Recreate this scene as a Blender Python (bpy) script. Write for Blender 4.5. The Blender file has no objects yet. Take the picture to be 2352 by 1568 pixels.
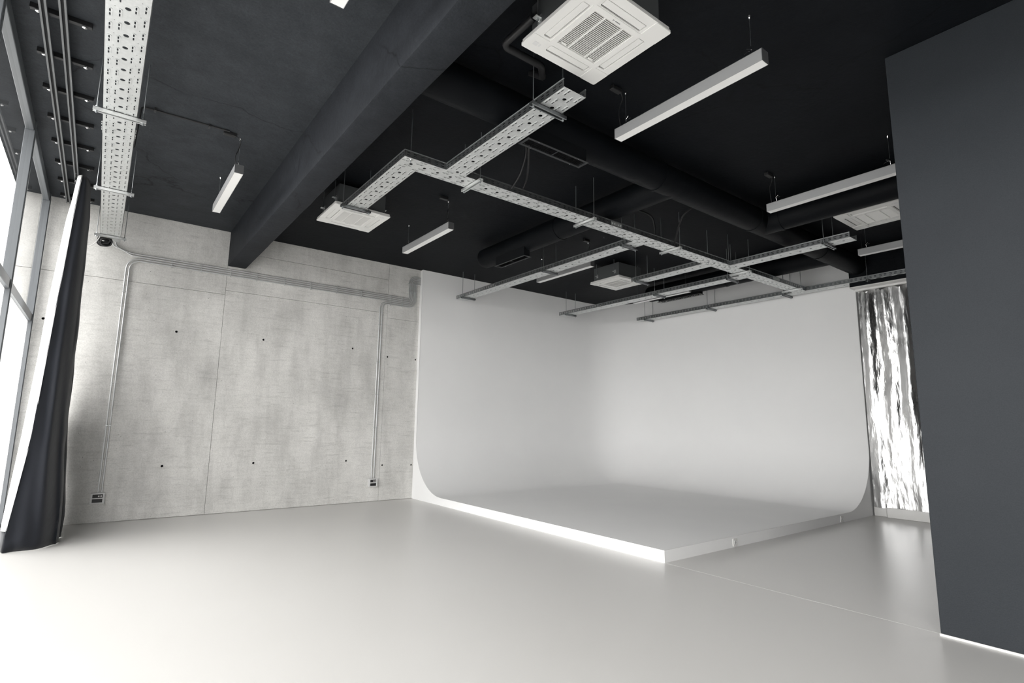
import bpy, bmesh, math, random
from mathutils import Vector, Matrix, noise
from mathutils.geometry import tessellate_polygon

random.seed(7)
SC = bpy.context.scene
COL = SC.collection
PI = math.pi

# ------------------------------------------------------------------ camera
FPX, YAW, PIT, ROL, CAMZ = 1240.649, 0.64904, 0.15039, 0.01446, 1.30
fwd = Vector((math.sin(YAW)*math.cos(PIT), math.cos(YAW)*math.cos(PIT), math.sin(PIT)))
rgt = Vector((math.cos(YAW), -math.sin(YAW), 0.0))
upv = rgt.cross(fwd)
r2 = rgt*math.cos(ROL) + upv*math.sin(ROL)
u2 = upv*math.cos(ROL) - rgt*math.sin(ROL)
cam_d = bpy.data.cameras.new('camera')
cam = bpy.data.objects.new('camera', cam_d)
COL.objects.link(cam)
cam_d.sensor_width = 36.0
cam_d.lens = 36.0*FPX/2352.0
cam_d.clip_start = 0.05
mw = Matrix((r2, u2, -fwd)).transposed().to_4x4()
mw.translation = (0.0, 0.0, CAMZ)
cam.matrix_world = mw
SC.camera = cam

# ------------------------------------------------------------------ world, exposure
SKY = 6.0
world = bpy.data.worlds.new('overcast_sky')
SC.world = world
world.use_nodes = True
bgn = world.node_tree.nodes['Background']
bgn.inputs['Color'].default_value = (1.0, 0.992, 0.978, 1)
bgn.inputs['Strength'].default_value = SKY
vs = SC.view_settings
vs.view_transform = 'Standard'
vs.look = 'None'
vs.gamma = 1.0
vs.exposure = 0.36
vs.use_curve_mapping = False
try:
    SC.cycles.use_denoising = True
    SC.cycles.max_bounces = 8
    SC.cycles.diffuse_bounces = 5
    SC.cycles.glossy_bounces = 3
    SC.cycles.use_adaptive_sampling = True
    SC.cycles.adaptive_threshold = 0.03
    SC.cycles.transparent_max_bounces = 12
    SC.cycles.sample_clamp_indirect = 8.0
except Exception:
    pass

# ------------------------------------------------------------------ room numbers (metres)
H, YW, XWIN = 4.05, 8.684, -0.76           # ceiling, concrete wall, glazing
XP, YP, ZP = 4.466, 3.42, 0.115            # cyclorama platform corner and height
XC, YC, RC = 9.55, 8.60, 0.90              # cyclorama wall surfaces, cove radius
XR = 9.66                                  # right wall
XD, YD = 4.435, 1.265                      # dark partition
YB = -4.6                                  # wall behind the camera
bx1, bx2, bz = 1.312, 1.560, 3.532         # ceiling beam
XO = -1.05                                 # outer end of the concrete

# daylight portal in the glazed side (sampling aid only, gives no light of its own)
pl = bpy.data.lights.new('window_portal', 'AREA')
pl.shape = 'RECTANGLE'; pl.size = 13.2; pl.size_y = 4.0
try: pl.cycles.is_portal = True
except Exception: pass
po = bpy.data.objects.new('window_portal', pl)
COL.objects.link(po)
po.location = (XWIN-0.06, (8.6+YB)/2, 2.02)
po.rotation_euler = (0, -PI/2, 0)
po.rotation_euler = Matrix(((0,0,-1),(1,0,0),(0,-1,0))).to_euler()   # local -Z -> +X, X -> +Y

# ------------------------------------------------------------------ materials
def mat(name, col, rough=0.6, metal=0.0, spec=0.5):
    m = bpy.data.materials.new(name); m.use_nodes = True
    b = m.node_tree.nodes['Principled BSDF']
    b.inputs['Base Color'].default_value = (*col, 1)
    b.inputs['Roughness'].default_value = rough
    b.inputs['Metallic'].default_value = metal
    b.inputs['Specular IOR Level'].default_value = spec
    return m, m.node_tree.nodes, m.node_tree.links, b

def N(nodes, t, **kw):
    n = nodes.new(t)
    for k, v in kw.items():
        if k in n.inputs.keys(): n.inputs[k].default_value = v
        else: setattr(n, k, v)
    return n

def ramp(nodes, links, src, stops):
    r = nodes.new('ShaderNodeValToRGB')
    el = r.color_ramp.elements
    while len(el) < len(stops): el.new(0.5)
    for e, (p, c) in zip(el, stops):
        e.position = p
        e.color = (*c, 1) if isinstance(c, tuple) else (c, c, c, 1)
    links.new(src, r.inputs['Fac'])
    return r.outputs['Color']

def mul(nodes, links, a, b, fac=1.0, mode='MULTIPLY'):
    m = nodes.new('ShaderNodeMix'); m.data_type = 'RGBA'; m.blend_type = mode
    if hasattr(fac, 'is_linked') or not isinstance(fac, float): links.new(fac, m.inputs[0])
    else: m.inputs[0].default_value = fac
    links.new(a, m.inputs[6])
    if isinstance(b, tuple): m.inputs[7].default_value = (*b, 1)
    else: links.new(b, m.inputs[7])
    return m.outputs[2]

def coords(nodes, links, scale=(1, 1, 1)):
    tc = nodes.new('ShaderNodeTexCoord'); mp = nodes.new('ShaderNodeMapping')
    mp.inputs['Scale'].default_value = scale
    links.new(tc.outputs['Object'], mp.inputs['Vector'])
    return mp.outputs['Vector']

def noise_fac(nodes, links, vec, scale, detail=4.0, rough=0.55):
    n = N(nodes, 'ShaderNodeTexNoise', Scale=scale, Detail=detail, Roughness=rough)
    links.new(vec, n.inputs['Vector'])
    return n.outputs['Fac']

def bump(nodes, links, b, h, strength=0.3, dist=0.01, prev=None):
    bn = N(nodes, 'ShaderNodeBump', Strength=strength, Distance=dist)
    links.new(h, bn.inputs['Height'])
    if prev is not None: links.new(prev, bn.inputs['Normal'])
    links.new(bn.outputs['Normal'], b.inputs['Normal'])
    return bn.outputs['Normal']

M = {}
# raw concrete
m, n, l, b = mat('raw_concrete', (.45, .445, .43), 0.8, 0, 0.3)
v = coords(n, l); vv = coords(n, l, (1.6, 1, .35)); vh = coords(n, l, (.5, 1, 2.2))
c = ramp(n, l, noise_fac(n, l, v, 1.1, 6, .6), [(.30, (.54, .533, .515)), (.5, (.64, .632, .61)), (.70, (.72, .71, .688))])
c = mul(n, l, c, ramp(n, l, noise_fac(n, l, vv, 2.6, 5, .6), [(.33, .82), (.5, 1.0), (.68, 1.10)]), .8)
c = mul(n, l, c, ramp(n, l, noise_fac(n, l, vh, 14, 3, .6), [(.35, .94), (.6, 1.02)]), .7)
c = mul(n, l, c, ramp(n, l, noise_fac(n, l, v, 75, 3, .7), [(.3, .84), (.6, 1.05)]), .9)
c = mul(n, l, c, ramp(n, l, noise_fac(n, l, coords(n, l, (.35, 1, 3.0)), 9, 5, .65), [(.30, .80), (.45, 1.0)]), .8)
vo = N(n, 'ShaderNodeTexVoronoi', Scale=13.0); l.new(v, vo.inputs['Vector'])
pit = ramp(n, l, vo.outputs['Distance'], [(.035, .35), (.075, 1.0)])
gate = ramp(n, l, noise_fac(n, l, v, 3.1, 2), [(.46, 0.0), (.58, 1.0)])
c = mul(n, l, c, pit, gate)
l.new(c, b.inputs['Base Color'])
nb = bump(n, l, b, noise_fac(n, l, v, 30, 6, .65), .25, .01)
bump(n, l, b, pit, .4, .01, nb)
M['concrete'] = m
m, n, l, b = mat('joint_mortar', (.22, .218, .21), 0.9)
M['joint'] = m
# black painted concrete (ceiling, beam)
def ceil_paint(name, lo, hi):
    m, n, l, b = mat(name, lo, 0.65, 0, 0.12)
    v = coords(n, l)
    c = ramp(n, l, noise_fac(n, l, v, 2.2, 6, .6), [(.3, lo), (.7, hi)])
    c = mul(n, l, c, ramp(n, l, noise_fac(n, l, v, 60, 3, .7), [(.3, .8), (.7, 1.2)]), .8)
    wn = N(n, 'ShaderNodeTexNoise', Scale=2.5, Detail=6.0); l.new(v, wn.inputs['Vector'])
    wm = n.new('ShaderNodeMix'); wm.data_type = 'RGBA'; wm.blend_type = 'ADD'; wm.inputs[0].default_value = .35
    l.new(v, wm.inputs[6]); l.new(wn.outputs['Color'], wm.inputs[7])
    vo = N(n, 'ShaderNodeTexVoronoi', Scale=.55, feature='DISTANCE_TO_EDGE'); l.new(wm.outputs[2], vo.inputs['Vector'])
    crack = ramp(n, l, vo.outputs['Distance'], [(.0, .45), (.006, 1.0)])
    gate = ramp(n, l, noise_fac(n, l, v, .9, 2), [(.5, 0.0), (.56, 1.0)])
    c = mul(n, l, c, crack, gate)
    c = mul(n, l, c, ramp(n, l, noise_fac(n, l, v, 9, 5, .65), [(.3, .82), (.7, 1.15)]), .8)
    l.new(c, b.inputs['Base Color'])
    nb = bump(n, l, b, noise_fac(n, l, v, 22, 7, .7), .35, .012)
    bump(n, l, b, noise_fac(n, l, v, 2.0, 3), .25, .03, nb)
    return m
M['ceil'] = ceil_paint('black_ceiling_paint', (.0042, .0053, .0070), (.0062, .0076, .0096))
M['ceil_bay'] = ceil_paint('ceiling_bay_grey', (.031, .0345, .039), (.044, .0485, .054))  # ceiling colour set lighter grey over the bay than past the beam
M['beam'] = ceil_paint('beam_paint', (.0165, .0185, .022), (.0235, .026, .0305))
m, n, l, b = mat('black_duct_paint', (.0040, .0049, .0062), 0.55, 0, 0.12)
v = coords(n, l)
bump(n, l, b, noise_fac(n, l, v, 5, 4), .25, .03)
M['duct'] = m
m, n, l, b = mat('black_grille_metal', (.008, .0088, .010), 0.5, 0, 0.2); M['grille_black'] = m
m, n, l, b = mat('grille_rim_paint', (.024, .0255, .028), 0.45, 0, 0.3); M['grille_rim'] = m
m, n, l, b = mat('deep_black', (.004, .004, .0045), 0.9, 0, 0.1); M['void'] = m
# epoxy floor
m, n, l, b = mat('epoxy_floor', (.60, .59, .57), 0.3, 0, 0.9)
v = coords(n, l)
c = ramp(n, l, noise_fac(n, l, v, .5, 2, .5), [(.2, (.585, .575, .557)), (.8, (.62, .61, .592))])
l.new(c, b.inputs['Base Color'])
M['floor'] = m
m, n, l, b = mat('floor_joint_filler', (.63, .62, .60), 0.3); M['floor_joint'] = m
# cyclorama paint
m, n, l, b = mat('matt_white_paint', (.70, .70, .70), 0.62, 0, 0.3)
v = coords(n, l)
c = ramp(n, l, noise_fac(n, l, v, 1.3, 4), [(.3, (.88, .88, .88)), (.7, (.90, .90, .897))])
l.new(c, b.inputs['Base Color'])
bump(n, l, b, noise_fac(n, l, v, 90, 2), .03, .004)
M['cyc'] = m
m, n, l, b = mat('white_trim_paint', (.78, .775, .76), 0.5); M['white'] = m
# charcoal partition
m, n, l, b = mat('charcoal_wall_paint', (.03, .033, .037), 0.6, 0, 0.2)
v = coords(n, l)
c = ramp(n, l, noise_fac(n, l, v, 1.0, 4), [(.3, (.024, .0275, .032)), (.7, (.029, .033, .038))])
c = mul(n, l, c, ramp(n, l, noise_fac(n, l, v, 150, 2, .7), [(.3, .85), (.7, 1.15)]), .7)
l.new(c, b.inputs['Base Color'])
bump(n, l, b, noise_fac(n, l, v, 120, 3), .2, .004)
M['charcoal'] = m
# galvanised steel
m, n, l, b = mat('galvanised_steel', (.7, .71, .71), 0.4, 0.8, 0.5)
v = coords(n, l)
vo = N(n, 'ShaderNodeTexVoronoi', Scale=45.0); l.new(v, vo.inputs['Vector'])
c = ramp(n, l, vo.outputs['Distance'], [(.0, (.77, .785, .78)), (.7, (.71, .725, .72))])
c = mul(n, l, c, ramp(n, l, noise_fac(n, l, v, 5, 4), [(.3, .94), (.7, 1.04)]), .8)
l.new(c, b.inputs['Base Color'])
l.new(ramp(n, l, noise_fac(n, l, v, 9, 2), [(.3, .38), (.7, .46)]), b.inputs['Roughness'])
M['galv'] = m
m, n, l, b = mat('shaded_galvanised_steel', (.30, .315, .32), 0.36, 0.9)  # same galvanised steel, colour darkened for the dark room its upright faces reflect
v = coords(n, l)
l.new(ramp(n, l, noise_fac(n, l, v, 6, 3), [(.3, (.25, .265, .27)), (.7, (.34, .355, .36))]), b.inputs['Base Color'])
M['galv_shaded'] = m
m, n, l, b = mat('threaded_steel', (.42, .44, .45), 0.35, 0.9); M['rod'] = m
m, n, l, b = mat('conduit_steel', (.60, .61, .61), 0.38, 0.5); M['conduit'] = m
m, n, l, b = mat('chrome', (.8, .8, .8), 0.12, 1.0); M['chrome'] = m
m, n, l, b = mat('white_plastic', (.76, .755, .735), 0.42, 0, 0.45); M['plastic'] = m
m, n, l, b = mat('grey_plastic', (.58, .58, .575), 0.5); M['greyplastic'] = m
m, n, l, b = mat('light_grey_plastic', (.68, .68, .675), 0.5); M['lightgrey'] = m
m, n, l, b = mat('opal_diffuser', (.86, .855, .84), 0.45); M['diffuser'] = m
m, n, l, b = mat('satin_aluminium', (.40, .405, .41), 0.5, 0.25); M['alu'] = m
m, n, l, b = mat('shaded_grey_end_cap', (.10, .102, .105), 0.5, 0.2); M['endcap'] = m  # grey caps, colour darkened further for ends turned away from the light
m, n, l, b = mat('casing_metal', (.17, .18, .185), 0.4, 0.6); M['casing'] = m
m, n, l, b = mat('black_rubber', (.012, .012, .013), 0.5); M['rubber'] = m
m, n, l, b = mat('window_frame_paint', (.14, .15, .16), 0.4, 0, 0.5); M['frame'] = m
m, n, l, b = mat('curtain_rail_alloy', (.16, .165, .17), 0.4, 0.4); M['rail'] = m
m, n, l, b = mat('outdoor_paving', (.36, .36, .352), 0.85); M['paving'] = m
# curtain fabrics
m, n, l, b = mat('black_velvet', (.010, .0115, .0155), 0.85, 0, 0.15)
b.inputs['Sheen Weight'].default_value = 0.25
v = coords(n, l)
bump(n, l, b, noise_fac(n, l, v, 14, 4), .25, .01)
M['velvet'] = m
m, n, l, b = mat('white_curtain_lining', (.80, .80, .80), 0.7)
b.inputs['Subsurface Weight'].default_value = 0.0
M['lining'] = m
# foil
m, n, l, b = mat('silver_foil', (.80, .80, .80), 0.2, 1.0)
v = coords(n, l); v2 = coords(n, l, (1, 1.0, .45))
v3 = coords(n, l, (1, 1.0, .22))
nb = bump(n, l, b, noise_fac(n, l, v3, 9, 4, .55), .42, .05)
bump(n, l, b, noise_fac(n, l, v2, 30, 4, .55), .16, .014, nb)
l.new(ramp(n, l, noise_fac(n, l, v2, 3, 3), [(.35, .24), (.65, .36)]), b.inputs['Roughness'])
M['foil'] = m
# thin glass: transparent with a fresnel reflection
m = bpy.data.materials.new('window_glass'); m.use_nodes = True
n, l = m.node_tree.nodes, m.node_tree.links
n.remove(n['Principled BSDF'])
tr = N(n, 'ShaderNodeBsdfTransparent'); tr.inputs['Color'].default_value = (.95, .95, .95, 1)
gl = N(n, 'ShaderNodeBsdfGlossy'); gl.inputs['Roughness'].default_value = 0.0
lw = N(n, 'ShaderNodeLayerWeight', Blend=.5)
pw = N(n, 'ShaderNodeMath', operation='POWER'); pw.inputs[1].default_value = 5.0
l.new(lw.outputs['Facing'], pw.inputs[0])
fr = N(n, 'ShaderNodeMath', operation='MULTIPLY_ADD'); fr.inputs[1].default_value = .92; fr.inputs[2].default_value = .08
l.new(pw.outputs[0], fr.inputs[0])
mx = n.new('ShaderNodeMixShader')
l.new(fr.outputs[0], mx.inputs[0]); l.new(tr.outputs[0], mx.inputs[1]); l.new(gl.outputs[0], mx.inputs[2])
l.new(mx.outputs[0], n['Material Output'].inputs['Surface'])
M['glass'] = m
m = bpy.data.materials.new('frosted_window_film'); m.use_nodes = True
n, l = m.node_tree.nodes, m.node_tree.links
n.remove(n['Principled BSDF'])
tr = N(n, 'ShaderNodeBsdfTransparent'); tr.inputs['Color'].default_value = (.94, .94, .94, 1)
tl = N(n, 'ShaderNodeBsdfTranslucent'); tl.inputs['Color'].default_value = (.88, .88, .88, 1)
mx = n.new('ShaderNodeMixShader'); mx.inputs[0].default_value = .45
l.new(tr.outputs[0], mx.inputs[1]); l.new(tl.outputs[0], mx.inputs[2])
l.new(mx.outputs[0], n['Material Output'].inputs['Surface'])
M['frosted'] = m

# ------------------------------------------------------------------ builders
class MB:
    def __init__(s): s.v = []; s.f = []
    def add(s, vs_, fs_):
        o = len(s.v); s.v += [tuple(p) for p in vs_]; s.f += [tuple(i+o for i in f) for f in fs_]; return s
    def box(s, x0, x1, y0, y1, z0, z1):
        return s.add([(x0,y0,z0),(x1,y0,z0),(x1,y1,z0),(x0,y1,z0),(x0,y0,z1),(x1,y0,z1),(x1,y1,z1),(x0,y1,z1)],
                     [(0,3,2,1),(4,5,6,7),(0,1,5,4),(1,2,6,5),(2,3,7,6),(3,0,4,7)])
    def bbox(s, x0, x1, y0, y1, z0, z1, bev=.004, seg=2):
        bm = bmesh.new(); bmesh.ops.create_cube(bm, size=1)
        for w in bm.verts:
            w.co = Vector(((x0+x1)/2+w.co.x*(x1-x0), (y0+y1)/2+w.co.y*(y1-y0), (z0+z1)/2+w.co.z*(z1-z0)))
        bmesh.ops.bevel(bm, geom=bm.edges[:], offset=bev, segments=seg, affect='EDGES', profile=.5)
        bm.verts.index_update()
        s.add([w.co[:] for w in bm.verts], [[w.index for w in f.verts] for f in bm.faces]); bm.free(); return s
    def tube(s, pts, r, n=10, cap=True, closed=False):
        pts = [Vector(p) for p in pts]; k = len(pts); rings = []
        t0 = (pts[1]-pts[0]).normalized()
        ref = Vector((0,0,1)) if abs(t0.z) < .9 else Vector((1,0,0))
        a = t0.cross(ref).normalized()
        for i in range(k):
            if closed: t = (pts[(i+1)%k]-pts[i-1]).normalized()
            elif i == 0: t = t0
            elif i == k-1: t = (pts[-1]-pts[-2]).normalized()
            else: t = ((pts[i+1]-pts[i]).normalized()+(pts[i]-pts[i-1]).normalized()).normalized()
            a = (a - t*a.dot(t)).normalized(); bb = t.cross(a)
            rr = r[i] if isinstance(r, (list, tuple)) else r
            rings.append([pts[i]+a*rr*math.cos(2*PI*j/n)+bb*rr*math.sin(2*PI*j/n) for j in range(n)])
        fs = []
        for i in range(k if closed else k-1):
            i2 = (i+1) % k
            for j in range(n):
                fs.append((i*n+j, i*n+(j+1)%n, i2*n+(j+1)%n, i2*n+j))
        if cap and not closed:
            fs.append(tuple(range(n-1,-1,-1))); fs.append(tuple((k-1)*n+j for j in range(n)))
        return s.add([p for rg in rings for p in rg], fs)
    def cyl(s, p0, p1, r, n=12): return s.tube([p0, p1], r, n)
    def plate(s, loops, th, fn):
        """2D loops (outer, holes...) filled, th thick; fn maps (u,v,w) to a point"""
        ls = [[Vector((u, w_, 0)) for u, w_ in lp] for lp in loops]
        flat = [p for lp in ls for p in lp]
        tris = tessellate_polygon(ls); k = len(flat)
        vs_ = [fn(p.x, p.y, 0) for p in flat] + [fn(p.x, p.y, th) for p in flat]
        fs = [tuple(t) for t in tris] + [tuple(i+k for i in reversed(t)) for t in tris]
        o = 0
        for lp in ls:
            q = len(lp)
            for i in range(q):
                a_, b_ = o+i, o+(i+1)%q
                fs.append((a_, b_, b_+k, a_+k))
            o += q
        return s.add(vs_, fs)
    def build(s, name, material, parent=None, smooth=None, fix=True):
        me = bpy.data.meshes.new(name)
        me.from_pydata(s.v, [], s.f); me.validate()
        if fix:
            bm = bmesh.new(); bm.from_mesh(me)
            bmesh.ops.recalc_face_normals(bm, faces=bm.faces); bm.to_mesh(me); bm.free()
        if smooth is not None:
            me.shade_smooth()
            me.set_sharp_from_angle(angle=math.radians(smooth))
        me.materials.append(material)
        o = bpy.data.objects.new(name, me); COL.objects.link(o)
        if parent is not None: o.parent = parent
        return o

def tag(o, label, cat, group=None, kind=None):
    o['label'] = label
    if cat: o['category'] = cat
    if group: o['group'] = group
    if kind: o['kind'] = kind
    return o

def thing(name, label, cat, group=None, kind=None, loc=(0, 0, 0)):
    o = bpy.data.objects.new(name, None); COL.objects.link(o)
    o.empty_display_size = .1; o.location = loc
    return tag(o, label, cat, group, kind)

def rrect(cx, cy, w, h, r, n=4):
    pts = []
    for sx, sy, a0 in ((1, 1, 0), (-1, 1, 90), (-1, -1, 180), (1, -1, 270)):
        for i in range(n+1):
            a = math.radians(a0+90*i/n)
            pts.append((cx+sx*(w/2-r)+r*math.cos(a), cy+sy*(h/2-r)+r*math.sin(a)))
    return pts
def circ(cx, cy, r, n=12): return [(cx+r*math.cos(2*PI*i/n), cy+r*math.sin(2*PI*i/n)) for i in range(n)]
def rect(x0, x1, y0, y1): return [(x0, y0), (x1, y0), (x1, y1), (x0, y1)]
def fillet(pts, r, n=6):
    pts = [Vector(p) for p in pts]
    rs = r if isinstance(r, (list, tuple)) else [r]*len(pts)
    out = [pts[0]]
    for i in range(1, len(pts)-1):
        a, p, c_ = pts[i-1], pts[i], pts[i+1]
        d1, d2 = (a-p).normalized(), (c_-p).normalized()
        ang = d1.angle(d2); t = rs[i]/math.tan(ang/2)
        cen = p+(d1+d2).normalized()*(rs[i]/math.sin(ang/2))
        s0, s1 = p+d1*t-cen, p+d2*t-cen
        for k in range(n+1):
            out.append(cen+s0.normalized().slerp(s1.normalized(), k/n)*rs[i])
    out.append(pts[-1]); return out
def smooth_path(pts, k=6):
    pts = [Vector(p) for p in pts]; out = []
    for i in range(len(pts)-1):
        p0 = pts[max(i-1, 0)]; p1 = pts[i]; p2 = pts[i+1]; p3 = pts[min(i+2, len(pts)-1)]
        for j in range(k):
            t = j/k
            out.append(.5*((2*p1)+(p2-p0)*t+(2*p0-5*p1+4*p2-p3)*t*t+(3*p1-p0-3*p2+p3)*t**3))
    out.append(pts[-1]); return out

# ------------------------------------------------------------------ structure
tag(MB().box(XWIN-.1, XR+.3, YB-.2, YW+.3, -.12, 0).build('floor', M['floor']), 'pale glossy epoxy floor', 'floor', kind='structure')
tag(MB().box(XP+.004, XP+.008, YB, YP, -.001, .0006).build('trim_1', M['floor_joint']), 'thin pale joint line in the epoxy floor running from the platform corner', 'floor joint', kind='structure')
tag(MB().box(-60, XWIN-.1, -60, 60, -.3, -.06).build('ground', M['paving']), 'pale paving outside the glazed side', 'paving', kind='structure')
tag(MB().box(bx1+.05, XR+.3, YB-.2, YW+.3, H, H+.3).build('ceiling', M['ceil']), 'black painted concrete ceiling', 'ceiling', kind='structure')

tag(MB().box(XO, bx1+.05, YB-.2, YW+.3, H, H+.3).build('ceiling_bay', M['ceil_bay']), 'painted concrete ceiling, toned lighter grey in the bay between window and beam', 'ceiling', kind='structure')
# ceiling beam: slightly uneven chipped lower edges
bm_ = MB(); ny = 60
vs_, fs_ = [], []
for i in range(ny+1):
    y = YB + (YW+.02-YB)*i/ny
    a = .006*noise.noise((y*2.1, 0, 0)); b_ = .008*noise.noise((y*3.3, 4, 0))
    prof = [(bx1, H+.01), (bx1, bz+.02), (bx1+.004+a, bz+.006), (bx1+.02, bz), (bx2-.02, bz), (bx2-.004+b_, bz+.006), (bx2, bz+.02), (bx2, H+.01)]
    vs_ += [(x, y, z) for x, z in prof]
for i in range(ny):
    for j in range(7): fs_.append((i*8+j, i*8+j+1, (i+1)*8+j+1, (i+1)*8+j))
fs_.append(tuple(range(8))); fs_.append(tuple(ny*8+j for j in range(7, -1, -1)))
tag(bm_.add(vs_, fs_).build('ceiling_beam', M['beam'], smooth=35), 'deep black painted concrete beam crossing the ceiling from the window side bay', 'beam', kind='structure')

# concrete wall: backing and poured panels with open joints and tie holes
wb = MB().box(XO, XR+.3, YW+.02, YW+.3, -.12, H).build('wall_back', M['joint'])
tag(wb, 'bare grey concrete wall with shuttering joints and tie holes', 'wall', kind='structure')
holes = [(.760, 2.488), (1.885, 2.493), (3.27, 2.492), (.762, .671), (1.888, .675), (3.27, .666), (3.895, 2.405), (4.43, 2.40), (3.895, .577), (4.43, .564), (-.644, 2.492), (-.4, .67)]
g = .0022
panels = [(XO, 1.314-g, .004, 3.10-g), (1.314+g, 3.850-g, .004, 3.165-g), (3.850+g, XR, .004, 3.085-g),
          (XO, 1.314-g, 3.10+g, H), (1.314+g, 3.850-g, 3.165+g, 3.765-g), (1.314+g, 3.850-g, 3.765+g, H), (3.850+g, XR, 3.085+g, H)]
for (x0, x1, z0, z1) in panels:
    # slightly ragged outline
    out = []
    def edge(a, c_, k):
        for i in range(k):
            t = i/k; x = a[0]+(c_[0]-a[0])*t; z = a[1]+(c_[1]-a[1])*t
            j = 0 if i == 0 else .0035*noise.noise((x*9, z*9, 3))
            out.append((x+(j if abs(c_[0]-a[0]) < .01 else 0), z+(j if abs(c_[1]-a[1]) < .01 else 0)))
    edge((x0, z0), (x1, z0), 24); edge((x1, z0), (x1, z1), 20); edge((x1, z1), (x0, z1), 24); edge((x0, z1), (x0, z0), 20)
    hl = [circ(hx, hz, .017, 12) for hx, hz in holes if x0+.03 < hx < x1-.03 and z0+.03 < hz < z1-.03]
    MB().plate([out]+hl, -.02, lambda u, w_, t: (u, YW-t, w_)).build('concrete_panel', M['concrete'], wb)
for hx, hz in holes:
    MB().plate([circ(hx, hz, .024, 16), circ(hx, hz, .016, 16)], .0015, lambda u, w_, t: (u, YW-t, w_)).build('tie_hole_rim', M['concrete'], wb)
    MB().cyl((hx, YW+.019, hz), (hx, YW+.016, hz), .016, 12).build('tie_hole_plug', M['void'], wb)

tag(MB().box(XR, XR+.3, YB-.2, YW+.02, -.12, H).build('wall_right', M['white']), 'plain light wall behind the cyclorama and foil curtain', 'wall', kind='structure')
tag(MB().box(XWIN-.1, XR+.3, YB-.2, YB, -.12, H).build('wall_front', M['white']), 'plain white wall behind the camera', 'wall', kind='structure')
tag(MB().bbox(XD, XD+.16, YB, YD, .012, H, .003, 1).build('wall_partition', M['charcoal']), 'charcoal painted partition wall standing free of the foil curtain', 'wall', kind='structure')
tag(MB().box(XD-.006, XD+.15, YB, YD+.004, 0, .0125).build('baseboard_partition', M['white']), 'thin white strip along the foot of the charcoal partition', 'baseboard', kind='structure')
# bulkhead over the foil curtain: black face, pale soffit
bh = MB().box(9.325, XR, YB, YP, 3.515, H).build('trim_2', M['ceil'])
tag(bh, 'black bulkhead above the foil curtain with a pale soffit board', 'bulkhead', kind='structure')
MB().box(9.33, XR, YB, YP+.004, 3.497, 3.515).build('soffit_board', M['white'], bh)

# glazing
win = thing('window_1', 'tall aluminium framed glazed side letting in the daylight', 'window', kind='structure', loc=(XWIN, 2, 0))
def wpart(name, mb, m_): 
    o = mb.build(name, m_); o.parent = win; o.matrix_parent_inverse = Matrix.Translation((-XWIN, -2, 0)); return o
mull = [8.60, 6.52, 4.42, 2.32, .22, -1.88, -3.98]
for y in mull:
    mb = MB().bbox(XWIN-.045, XWIN+.03, y-.03, y+.03, 0, H, .004, 1)
    mb.box(XWIN+.03, XWIN+.034, y-.014, y+.014, .06, H-.06)
    wpart('mullion', mb, M['frame'])
for z0, z1, nm in ((0, .09, 'bottom_rail'), (2.43, 2.52, 'transom'), (H-.10, H, 'head_rail')):
    for a, c_ in zip(mull[1:]+[YB], mull):
        if c_-a < .2: continue
        wpart(nm, MB().bbox(XWIN-.04, XWIN+.02, a+.03, c_-.03, z0, z1, .004, 1), M['frame'])
for a, c_ in zip(mull[1:]+[YB], mull):
    for z0, z1 in ((.09, 2.43), (2.52, H-.10)):
        # lower lights carry white privacy film
        wpart('pane', MB().add([(XWIN-.010, a+.025, z0-.01), (XWIN-.010, c_-.025, z0-.01), (XWIN-.010, c_-.025, z1+.01), (XWIN-.010, a+.025, z1+.01)], [(0, 1, 2, 3)]), M['frosted'] if z0 < 1 else M['glass'])

# ------------------------------------------------------------------ cyclorama
cy = thing('cyclorama', 'seamless white infinity cove with raised platform filling the studio corner', 'cyclorama', loc=(XP, YP, 0))
def cpart(name, mb, m_=None, smooth=None):
    o = mb.build(name, m_ or M['cyc'], smooth=smooth); o.parent = cy; o.matrix_parent_inverse = Matrix.Translation((-XP, -YP, 0)); return o
NA, NT = 20, 20
def ring(d, z):
    pts = []
    for i in range(9): pts.append((XP+(XC-RC-XP)*i/8, YC-d, z))
    for i in range(1, NA):
        a = PI/2*(1-i/NA); pts.append((XC-RC+(RC-d)*math.cos(a), YC-RC+(RC-d)*math.sin(a), z))
    for i in range(9): pts.append((XC-d, YC-RC-(YC-RC-YP)*i/8, z))
    return pts
prof = [(0, H-.004), (0, 3.0), (0, 2.0), (0, ZP+RC)]
for i in range(1, NT+1):
    th = PI/2*i/NT; prof.append((RC*(1-math.cos(th)), ZP+RC*(1-math.sin(th))))
vs_, fs_ = [], []
for d, z in prof: vs_ += ring(min(d, RC-1e-4), z)
K = 9+NA-1+9
for i in range(len(prof)-1):
    for j in range(K-1): fs_.append((i*K+j, i*K+j+1, (i+1)*K+j+1, (i+1)*K+j))
o = len(vs_); vs_ += [(XP, YP, ZP), (XC-RC, YP, ZP), (XC-RC, YC-RC, ZP), (XP, YC-RC, ZP)]; fs_.append((o, o+1, o+2, o+3))
cpart('cove_surface', MB().add(vs_, fs_), smooth=40)
lp = [(YP, 0), (YW-.001, 0), (YW-.001, H-.004)] + [(YC-d, z) for d, z in prof] + [(YP, ZP)]
cpart('end_panel', MB().plate([lp], .004, lambda u, w_, t: (XP-.001+t, u, w_)))
lp = [(XP, 0), (XC+.09, 0), (XC+.09, H-.004)] + [(XC-d, z) for d, z in prof] + [(XP, ZP)]
cpart('end_panel', MB().plate([lp], .004, lambda u, w_, t: (u, YP-.001+t, w_)))
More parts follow.
